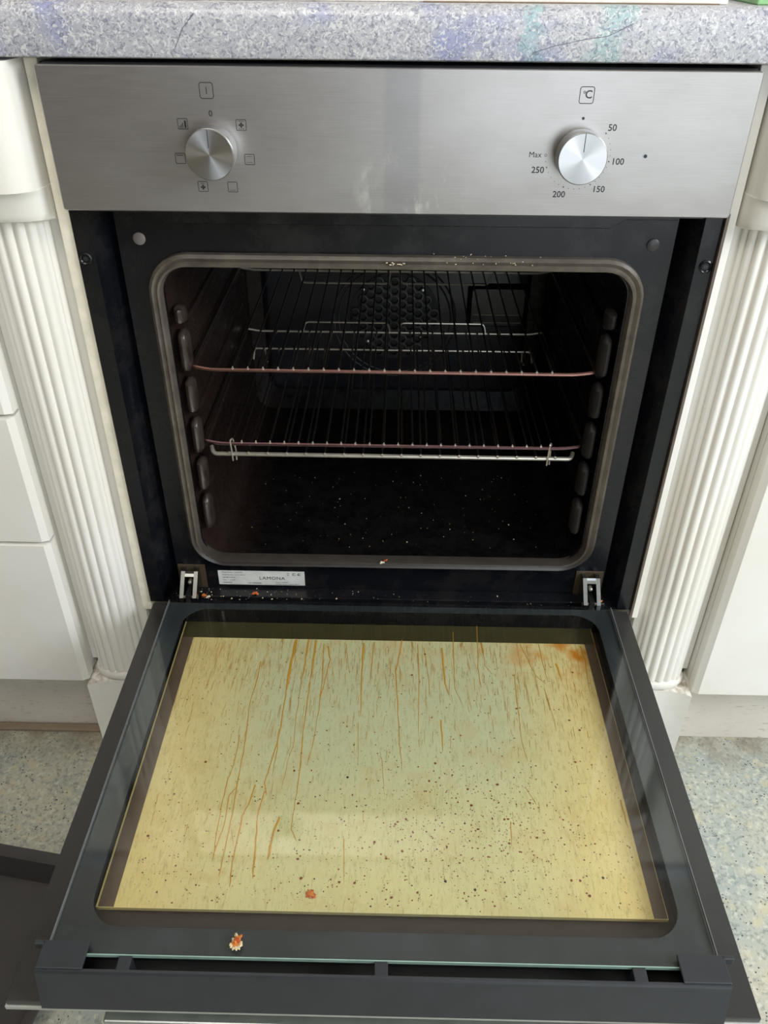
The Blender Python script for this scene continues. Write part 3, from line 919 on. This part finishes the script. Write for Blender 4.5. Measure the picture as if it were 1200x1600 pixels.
# grease runs measured on the pane: ([(x, y), ...] in metres, start and end width factor)
RUNS = [
    ([(-0.1079, -0.0799), (-0.1104, -0.1249), (-0.1107, -0.1628)], 1.9, 1.2),
    ([(-0.1107, -0.1628), (-0.111, -0.2207), (-0.1148, -0.2553), (-0.1181, -0.2779), (-0.114, -0.2922)], 0.7, 0.5),
    ([(-0.1117, -0.2207), (-0.1105, -0.2422), (-0.1118, -0.2703)], 0.5, 0.3),
    ([(-0.0937, -0.0795), (-0.0942, -0.1179), (-0.0955, -0.1406)], 1.2, 0.8),
    ([(-0.0955, -0.1406), (-0.096, -0.1922), (-0.0951, -0.2312), (-0.0985, -0.2523), (-0.1006, -0.2847)], 0.35, 0.25),
    ([(-0.0852, -0.08), (-0.0852, -0.1209), (-0.0858, -0.1435)], 1.4, 0.8),
    ([(-0.0858, -0.1435), (-0.0861, -0.1773), (-0.0867, -0.2256), (-0.085, -0.2596), (-0.0856, -0.2892), (-0.0864, -0.3102), (-0.0864, -0.3281), (-0.0802, -0.3399)], 0.55, 0.35),
    ([(-0.0749, -0.0867), (-0.0731, -0.14), (-0.0728, -0.1858), (-0.0755, -0.2307), (-0.0785, -0.2569)], 0.5, 0.3),
    ([(-0.0697, -0.0901), (-0.0664, -0.1105), (-0.0695, -0.1399), (-0.0729, -0.171)], 0.9, 0.4),
    ([(-0.1449, -0.1158), (-0.1447, -0.145), (-0.1478, -0.1788), (-0.1456, -0.2105), (-0.1444, -0.243), (-0.1442, -0.2834), (-0.1437, -0.3047), (-0.1439, -0.3382), (-0.1444, -0.3572), (-0.1448, -0.3755)], 0.5, 0.5),
    ([(-0.1514, -0.2203), (-0.1513, -0.2536), (-0.1542, -0.2738), (-0.155, -0.2979), (-0.1549, -0.3209), (-0.1531, -0.3615)], 0.4, 0.5),
    ([(-0.145, -0.2846), (-0.1498, -0.2931), (-0.1491, -0.3252), (-0.152, -0.3469), (-0.1535, -0.3595)], 0.45, 0.5),
    ([(-0.1266, -0.2805), (-0.1286, -0.2973), (-0.1338, -0.3159), (-0.1342, -0.338), (-0.1351, -0.3611), (-0.1338, -0.385)], 0.7, 0.7),
    ([(-0.1167, -0.2875), (-0.1199, -0.311), (-0.1176, -0.3376), (-0.1146, -0.3768)], 0.5, 0.9),
    ([(-0.0989, -0.3151), (-0.1026, -0.3329), (-0.104, -0.3584)], 0.9, 1.3),
    ([(-0.0291, -0.0838), (-0.0292, -0.1293), (-0.0281, -0.1934)], 1.1, 0.4),
    ([(-0.0167, -0.0817), (-0.0195, -0.1481)], 0.6, 0.4),
    ([(0.0157, -0.0774), (0.0086, -0.1283), (0.0104, -0.1598), (0.0126, -0.2177), (0.0159, -0.2597)], 0.7, 0.35),
    ([(-0.0488, -0.0861), (-0.0463, -0.11), (-0.0426, -0.1329)], 0.4, 0.2),
    ([(-0.03, -0.202), (-0.0282, -0.2557)], 0.3, 0.2),
    ([(-0.0045, -0.2448), (-0.0016, -0.2848)], 0.3, 0.2),
    ([(-0.0377, -0.3357), (-0.0347, -0.3789)], 0.4, 0.3),
    ([(-0.1415, -0.3294), (-0.1366, -0.3466)], 0.4, 0.2),
    ([(0.1052, -0.0513), (0.1013, -0.1199), (0.1024, -0.1497)], 0.6, 0.4),
    ([(0.076, -0.0624), (0.0738, -0.1505), (0.082, -0.1786)], 0.5, 0.3),
    ([(0.0619, -0.0893), (0.0631, -0.1449), (0.0662, -0.1593)], 0.9, 0.5),
    ([(0.141, -0.128), (0.1398, -0.1772), (0.1383, -0.2171), (0.1419, -0.2469)], 0.4, 0.25),
    ([(0.1532, -0.0804), (0.1593, -0.1059), (0.1652, -0.1304), (0.1747, -0.1421)], 0.4, 0.5),
    ([(0.1747, -0.0798), (0.1759, -0.1179), (0.1771, -0.1331)], 0.5, 0.3),
    ([(0.1945, -0.1561), (0.1959, -0.1813)], 0.3, 0.2),
    ([(0.1361, -0.2775), (0.1437, -0.2963)], 0.3, 0.3),
    ([(0.1176, -0.3151), (0.1155, -0.3398)], 0.4, 0.3),
    ([(0.1904, -0.1114), (0.1927, -0.1327)], 1.2, 1.0),
    ([(0.1088, -0.0815), (0.1095, -0.1166), (0.1163, -0.1286)], 0.6, 0.3),
    ([(0.0895, -0.0918), (0.0928, -0.1292)], 0.3, 0.2),
    ([(0.041, -0.0898), (0.0447, -0.1304), (0.046, -0.1655)], 0.4, 0.3),
    ([(0.0342, -0.0835), (0.0342, -0.1573), (0.0326, -0.2172)], 0.4, 0.3),
    ([(0.2228, -0.0819), (0.2245, -0.1043), (0.2212, -0.1525)], 1.0, 0.4),
    ([(0.1717, -0.148), (0.176, -0.1926), (0.1756, -0.2085)], 0.3, 0.2),
    ([(0.0568, -0.1956), (0.0572, -0.2368)], 0.8, 0.5),
    ([(0.2246, -0.2889), (0.2255, -0.3189)], 0.6, 0.4),
]
b = BM()
for pts, w0, w1 in RUNS:
    ribbon(b, [(x, y, ZP) for x, y in pts], w0*0.0010, w1*0.00085, ZP+0.0001)
for k in range(420):
    x = random.uniform(-0.222, 0.222); y = -0.082-abs(random.gauss(0, 0.09)); ln = random.uniform(0.004, 0.02)
    if y-ln < -0.395: continue
    ribbon(b, [(x, y, ZP), (x+random.uniform(-.001, .001)-0.02*ln, y-ln, ZP)], 0.00022, 0.00012, ZP+0.0001)
link('grease_runs', b, DRIP, door, kind='stuff')
b = BM()
for k in range(2600):
    u = random.random()
    y = -0.40+abs(random.gauss(0, 0.17)); x = random.uniform(-0.224, 0.224)
    if random.random() < 0.3: x = random.gauss(0.07, 0.06); y = random.gauss(-0.33, 0.04)
    if not (-0.402 < y < -0.085 and abs(x) < 0.225): continue
    r_ = random.choice((.0003, .0003, .0004, .0005, .0007)) * random.uniform(.7, 1.3)
    if k % 60 == 0: r_ = 0.0013
    n = 7; v = [b.verts.new((x+r_*math.cos(2*PI*j/n)*random.uniform(.7, 1.3), y+r_*math.sin(2*PI*j/n)*random.uniform(.7, 1.3), ZP+0.0002)) for j in range(n)]
    c = b.verts.new((x, y, ZP+0.0005)); m = 1 if random.random() < 0.15 else 0
    for j in range(n):
        f = b.faces.new((v[j], v[(j+1) % n], c)); f.material_index = m
link('grease_spots', b, [SPOT, DARKSPOT], door, kind='stuff')

# black plastic top rail of the door with lugs and vent slots
b = BM()
sec = [(-0.4800, -0.0045), (-0.4712, 0.0330), (-0.4700, 0.0350), (-0.4680, 0.0352), (-0.4676, 0.0330), (-0.4676, -0.0045)]
R = loft(b, [[(x, y, z) for y, z in sec] for x in (-0.2660, 0.2660)]); fill(b, R[0]); fill(b, R[-1][::-1])
rail = link('top_rail', b, PLASTIC, door)
for s in (-1, 1):
    b = BM(); xs = sorted((s*0.2295, s*0.2660)); box(b, xs[0], xs[1], -0.4690, -0.4475, 0.0347, 0.0372, 0.0007)
    xs = sorted((s*0.2640, s*0.2735)); box(b, xs[0], xs[1], -0.4510, -0.4475, 0.0290, 0.0372, 0.0008)
    xs = sorted((s*0.2630, s*0.2660)); box(b, xs[0], xs[1], -0.4690, -0.4475, 0.0, 0.0350, 0.0005)
    link('rail_lug', b, PLASTIC, door)
for x in (-0.1995, -0.0005, 0.1985):
    b = BM(); box(b, x-0.0052, x+0.0052, -0.4682, -0.4570, 0.0, 0.0340, 0.0006); link('rail_divider', b, PLASTIC, door)
# bar handle on the outer face, seen as a sliver below the door edge
b = BM()
hp = [(-0.2270, -0.4745), (0.2270, -0.4745), (0.2270, -0.4640), (-0.2270, -0.4640)]
box(b, -0.2270, 0.2270, -0.4740, -0.4590, -0.0520, -0.0400, 0.0015)
hd = link('handle', b, plain('satin_handle_steel', srgb(178, 184, 182), 0.35, 0.9), door)
for s in (-1, 1):
    b = BM(); xs = sorted((s*0.190, s*0.202)); box(b, xs[0], xs[1], -0.4640, -0.4600, -0.0405, -0.0145, 0.001); link('handle_post', b, ZINC, door)

# ------------------------------------------------------------------ shelves


def rack(name, z, label, nw, xr, halfw, y0, y1, front_mat, loopz, group, wire_r=0.0011, endsback=True):
    t = thing(name, (0, y0, z), label, 'oven shelf', group)
    b = BM(); tube(b, bend([(-halfw, y0+0.014, z+0.003), (-halfw+0.001, y0+0.001, z+0.003), (-halfw+0.020, y0-0.001, z), (halfw-0.022, y0-0.001, z), (halfw-0.001, y0+0.001, z+0.002), (halfw, y0+0.014, z+0.003)], 0.01), 0.0021, 8)
    link('front_bar', b, front_mat, t, smooth=True)
    for s in (-1, 1):
        b = BM(); tube(b, [(s*halfw, y0+0.012, z+0.003), (s*halfw, y1-0.002, z+0.003)], 0.0020, 8); link('side_bar', b, DULLWIRE, t, smooth=True)
    b = BM(); tube(b, bend([(-halfw, y1-0.003, z+0.003), (-halfw+0.002, y1, z+0.003), (-halfw+0.02, y1, z), (halfw-0.02, y1, z), (halfw-0.002, y1, z+0.003), (halfw, y1-0.003, z+0.003)], 0.006), 0.0018, 8)
    link('rear_bar', b, CHROME, t, smooth=True)
    first = None
    for k in range(nw):
        x = xr[0]+(xr[1]-xr[0])*k/(nw-1)
        if first is None:
            b = BM(); tube(b, [(0, y0-0.0022, z+0.0012), (0, y0, z+0.0030), (0, y0+0.004, z+0.0030), (0, y1+0.001, z+0.0026)], wire_r, 6)
            first = link('wire', b, DULLWIRE, t, smooth=True); w_ = first
        else:
            w_ = first.copy(); COL.objects.link(w_); w_.parent = t
        w_.location = (x, 0, 0)
        c_ = None
    for k in range(nw):
        x = xr[0]+(xr[1]-xr[0])*k/(nw-1)
        b = BM()
        bmesh.ops.create_icosphere(b, subdivisions=1, radius=0.0017, matrix=Matrix.Translation((x, y0-0.0014, z+0.0018)))
        link('wire_tip', b, CHROME, t, smooth=True)
    if loopz:
        for s in (-1, 1):
            xa, xb = s*0.006, s*0.132
            yl = y1+0.006 if loopz < 0 else y1
            b = BM(); tube(b, bend([(xa, y1, z), (xa+s*0.003, yl+0.002, z+loopz), (xb-s*0.003, yl+0.002, z+loopz), (xb, y1, z)], 0.006, 4), 0.0014, 6)
            link('safety_loop', b, CHROME, t, smooth=True)
    return t


rack('oven_shelf', 0.3045, 'upper wire oven shelf with heat-browned front bar', 22, (-0.170, 0.168), 0.2150, 0.021, 0.3345, COPPER, -0.020, None)
rack('oven_shelf', 0.2110, 'lower wire oven shelf with dull pinkish bar, just above the bright-fronted trivet', 22, (-0.170, 0.168), 0.2150, 0.026, 0.345, PURPLE, 0.014, None)
t = thing('grill_trivet', (0, 0.03, 0.193), 'wire grill trivet with bright chrome front bar hanging under the lower shelf', 'trivet')
z = 0.1950
b = BM(); tube(b, bend([(-0.2075, 0.036, z+0.006), (-0.2045, 0.029, z), (0.2045, 0.029, z), (0.2075, 0.036, z+0.004)], 0.006), 0.0025, 8); link('front_bar', b, CHROME, t, smooth=True)
b = BM(); tube(b, bend([(-0.203, 0.318, z-0.016), (-0.201, 0.320, z), (0.197, 0.320, z), (0.199, 0.318, z-0.016)], 0.005), 0.0018, 8); link('rear_bar', b, CHROME, t, smooth=True)
first = None
for k in range(18):
    x = -0.186+0.3725*k/17
    if first is None:
        b = BM(); tube(b, [(0, 0.0275, z+0.0015), (0, 0.030, z+0.003), (0, 0.321, z+0.0026)], 0.0012, 6)
        first = link('wire', b, DULLWIRE, t, smooth=True); w_ = first
    else:
        w_ = first.copy(); COL.objects.link(w_); w_.parent = t
    w_.location = (x, 0, 0)
    b = BM(); bmesh.ops.create_icosphere(b, subdivisions=1, radius=0.0020, matrix=Matrix.Translation((x, 0.0275, z+0.0022))); link('wire_tip', b, CHROME, t, smooth=True)
for x in (-0.1815, 0.1785):
    b = BM(); tube(b, bend([(x-0.001, 0.0265, z-0.0075), (x-0.001, 0.0255, z+0.002), (x-0.001, 0.0225, z+0.0215), (x+0.001, 0.0275, z+0.0215), (x+0.0025, 0.032, z+0.004), (x+0.0025, 0.030, z-0.0085)], 0.003, 3), 0.0010, 6); link('hook', b, CHROME, t, smooth=True)
for x in (-0.186, 0.184):
    b = BM(); tube(b, bend([(x, 0.322, z), (x+0.001, 0.324, z-0.018), (x+0.003, 0.315, z-0.018)], 0.003, 3), 0.0014, 6); link('foot', b, CHROME, t, smooth=True)

# ------------------------------------------------------------------ baking tray on the floor
t = thing('baking_tray', (-0.56, -0.32, FZ), 'black enamel baking tray lying on the floor left of the oven door', 'baking tray')
t.rotation_euler = (0, 0, math.radians(-9))
b = BM()
X1, X0, Y1, Y0 = 0.2, -0.2, 0.125, -0.125
rr_ = 0.018


def rl(dx, z): return [(x, y, z) for (x, y), _ in rrect(X0-dx, X1+dx, Y0-dx, Y1+dx, rr_+dx*0.5, 6)]


R = loft(b, [rl(-0.016, 0.0025), rl(-0.012, 0.005), rl(-0.004, 0.0355), rl(0.0, 0.0375), rl(0.009, 0.0380), rl(0.0105, 0.0365), rl(0.009, 0.0355), rl(0.001, 0.0345), rl(-0.010, 0.002), rl(-0.015, 0.0)])
fill(b, R[0][::-1]); fill(b, R[-1])
me = link('tray_pan', b, TRAYM, None, smooth=True); me.parent = t
b = BM()
for k in range(7):
    x, y, r_ = random.uniform(-0.15, 0.17), random.uniform(-0.1, 0.09), random.uniform(0.0015, 0.0035)
    n = 9; v = [b.verts.new((x+r_*math.cos(2*PI*j/n)*random.uniform(.7, 1.2), y+r_*math.sin(2*PI*j/n)*random.uniform(.7, 1.2), 0.0026)) for j in range(n)]
    c = b.verts.new((x, y, 0.0034))
    for j in range(n): b.faces.new((v[j], v[(j+1) % n], c))
g = link('burnt_spots', b, DARKSPOT, None, kind='stuff'); g.parent = t

# ------------------------------------------------------------------ residues and crumbs


def lump(bm, c, r, squash=0.5, mi=0, sub=1, jit=0.35):
    m = bmesh.ops.create_icosphere(bm, subdivisions=sub, radius=r, matrix=Matrix.Translation(c) @ Matrix.Rotation(random.uniform(0, 6), 4, 'Z') @ Matrix.Diagonal((random.uniform(.7, 1.3), random.uniform(.6, 1.1), squash, 1)))
    for v in m['verts']:
        v.co += Vector([random.uniform(-jit, jit)*r*k for k in (1, 1, squash)])
        for f in v.link_faces: f.material_index = mi


b = BM(); p = (-0.1152, -0.4450, ZG)
R_ = 0.0050
for k in range(12):
    a = 2*PI*k/12+0.2
    if 0.2 < (a % (2*PI)) < 2.9 and k % 2: continue
    lump(b, (p[0]+R_*0.8*math.cos(a), p[1]-0.0015+R_*0.75*math.sin(a), p[2]+0.0006), 0.0016, 0.5, 0)
for k in range(7): lump(b, (p[0]+random.uniform(-.001, .003), p[1]+random.uniform(-.001, .0045), p[2]+0.0012), 0.0020, 0.6, 1)
lump(b, (p[0], p[1]-0.0012, p[2]+0.0003), 0.0042, 0.18, 1, 2, 0.1)
lump(b, (p[0]+0.0006, p[1]+0.0008, p[2]+0.0022), 0.0020, 0.6, 2)
lump(b, (p[0]+0.0022, p[1]-0.0002, p[2]+0.0018), 0.0013, 0.6, 2)
lump(b, (p[0]-0.0006, p[1]+0.0050, p[2]+0.0012), 0.0016, 0.6, 0)
tag(link('food_residue', b, [JELLY, ORANGEFOOD, REDFOOD], None, smooth=False), 'dried orange and cream food blob on the black border of the open door glass', 'food residue')
b = BM(); q = Vector((-0.0625, -0.3894, ZP))
for k in range(60):
    a = random.uniform(0, 6.28); r_ = random.uniform(0, 0.0045)
    lump(b, (q.x+r_*math.cos(a), q.y+r_*math.sin(a), ZP+0.0006), random.uniform(.0006, .0014), 0.4, 0)
lump(b, (q.x, q.y, ZP+0.0008), 0.003, 0.25, 1)
tag(link('food_residue', b, [REDFOOD, ORANGEFOOD], None), 'round reddish burnt splash on the golden glass near the door front', 'food residue')


def crumbs(name, n, gen, label, mats, rmax):
    b = BM()
    for k in range(n):
        c = gen(); lump(b, c, random.uniform(0.25, 1)**2*rmax+0.0002, 0.7, random.randrange(len(mats)), 1)
    o = link(name, b, mats, None, kind='stuff'); tag(o, label, 'crumbs'); return o


crumbs('crumbs', 170, lambda: (random.gauss(-0.02, 0.10) if random.random() < .8 else random.uniform(.12, .2), random.uniform(0.035, 0.22), 0.0575),
       'fine pale crumbs scattered over the black oven floor', [RUST, CRUMB, RUST], 0.0007)
crumbs('crumbs', 110, lambda: (random.choice((random.uniform(-0.26, 0.26), random.gauss(-0.235, 0.02), random.gauss(-0.15, 0.03))), random.uniform(-0.011, 0.012), 0.0065 if random.random() < 0.6 else 0.0068),
       'pale crumbs along the sill between oven and door', [CRUMB, RUST, CRUMB], 0.0010)
b = BM()
for c, r_, m in (((-0.169, 0.002, 0.008), 0.0035, 0), ((-0.166, 0.0, 0.009), 0.0025, 1), ((-0.232, -0.004, 0.008), 0.003, 1), ((-0.226, -0.006, 0.008), 0.0025, 2), ((0.262, -0.003, 0.009), 0.0025, 1)):
    for k in range(4): lump(b, (c[0]+random.uniform(-1, 1)*r_*.6, c[1]+random.uniform(-1, 1)*r_*.5, c[2]), r_*.6, 0.7, m)
tag(link('flakes', b, [REDFOOD, ORANGEFOOD, CRUMB], None, kind='stuff'), 'rust-red food flakes below the rating label and beside the hinges', 'crumbs')
b = BM()
for c, r_, m in (((-0.011, 0.010, 0.0560), 0.0030, 1), ((-0.006, 0.012, 0.0585), 0.0022, 0), ((-0.002, 0.002, 0.426), 0.0, 1)):
    if r_:
        for k in range(5): lump(b, (c[0]+random.uniform(-1, 1)*r_, c[1]-0.004, c[2]+random.uniform(0, 1)*r_*.7), r_*.5, 0.7, m)
for k in range(14): lump(b, (random.gauss(0.004, 0.005), YPAN-0.0085, 0.4270+random.uniform(-0.0035, -.001)), 0.0011, 0.6, 1)
for k in range(26): lump(b, (random.gauss(0.085, 0.022), YPAN-0.0078, 0.4290+random.uniform(-.004, .006)), 0.0007, 0.6, 1)
tag(link('flakes', b, [REDFOOD, CRUMB], None, kind='stuff'), 'pale food flakes stuck on the grey-brown door seal', 'crumbs')
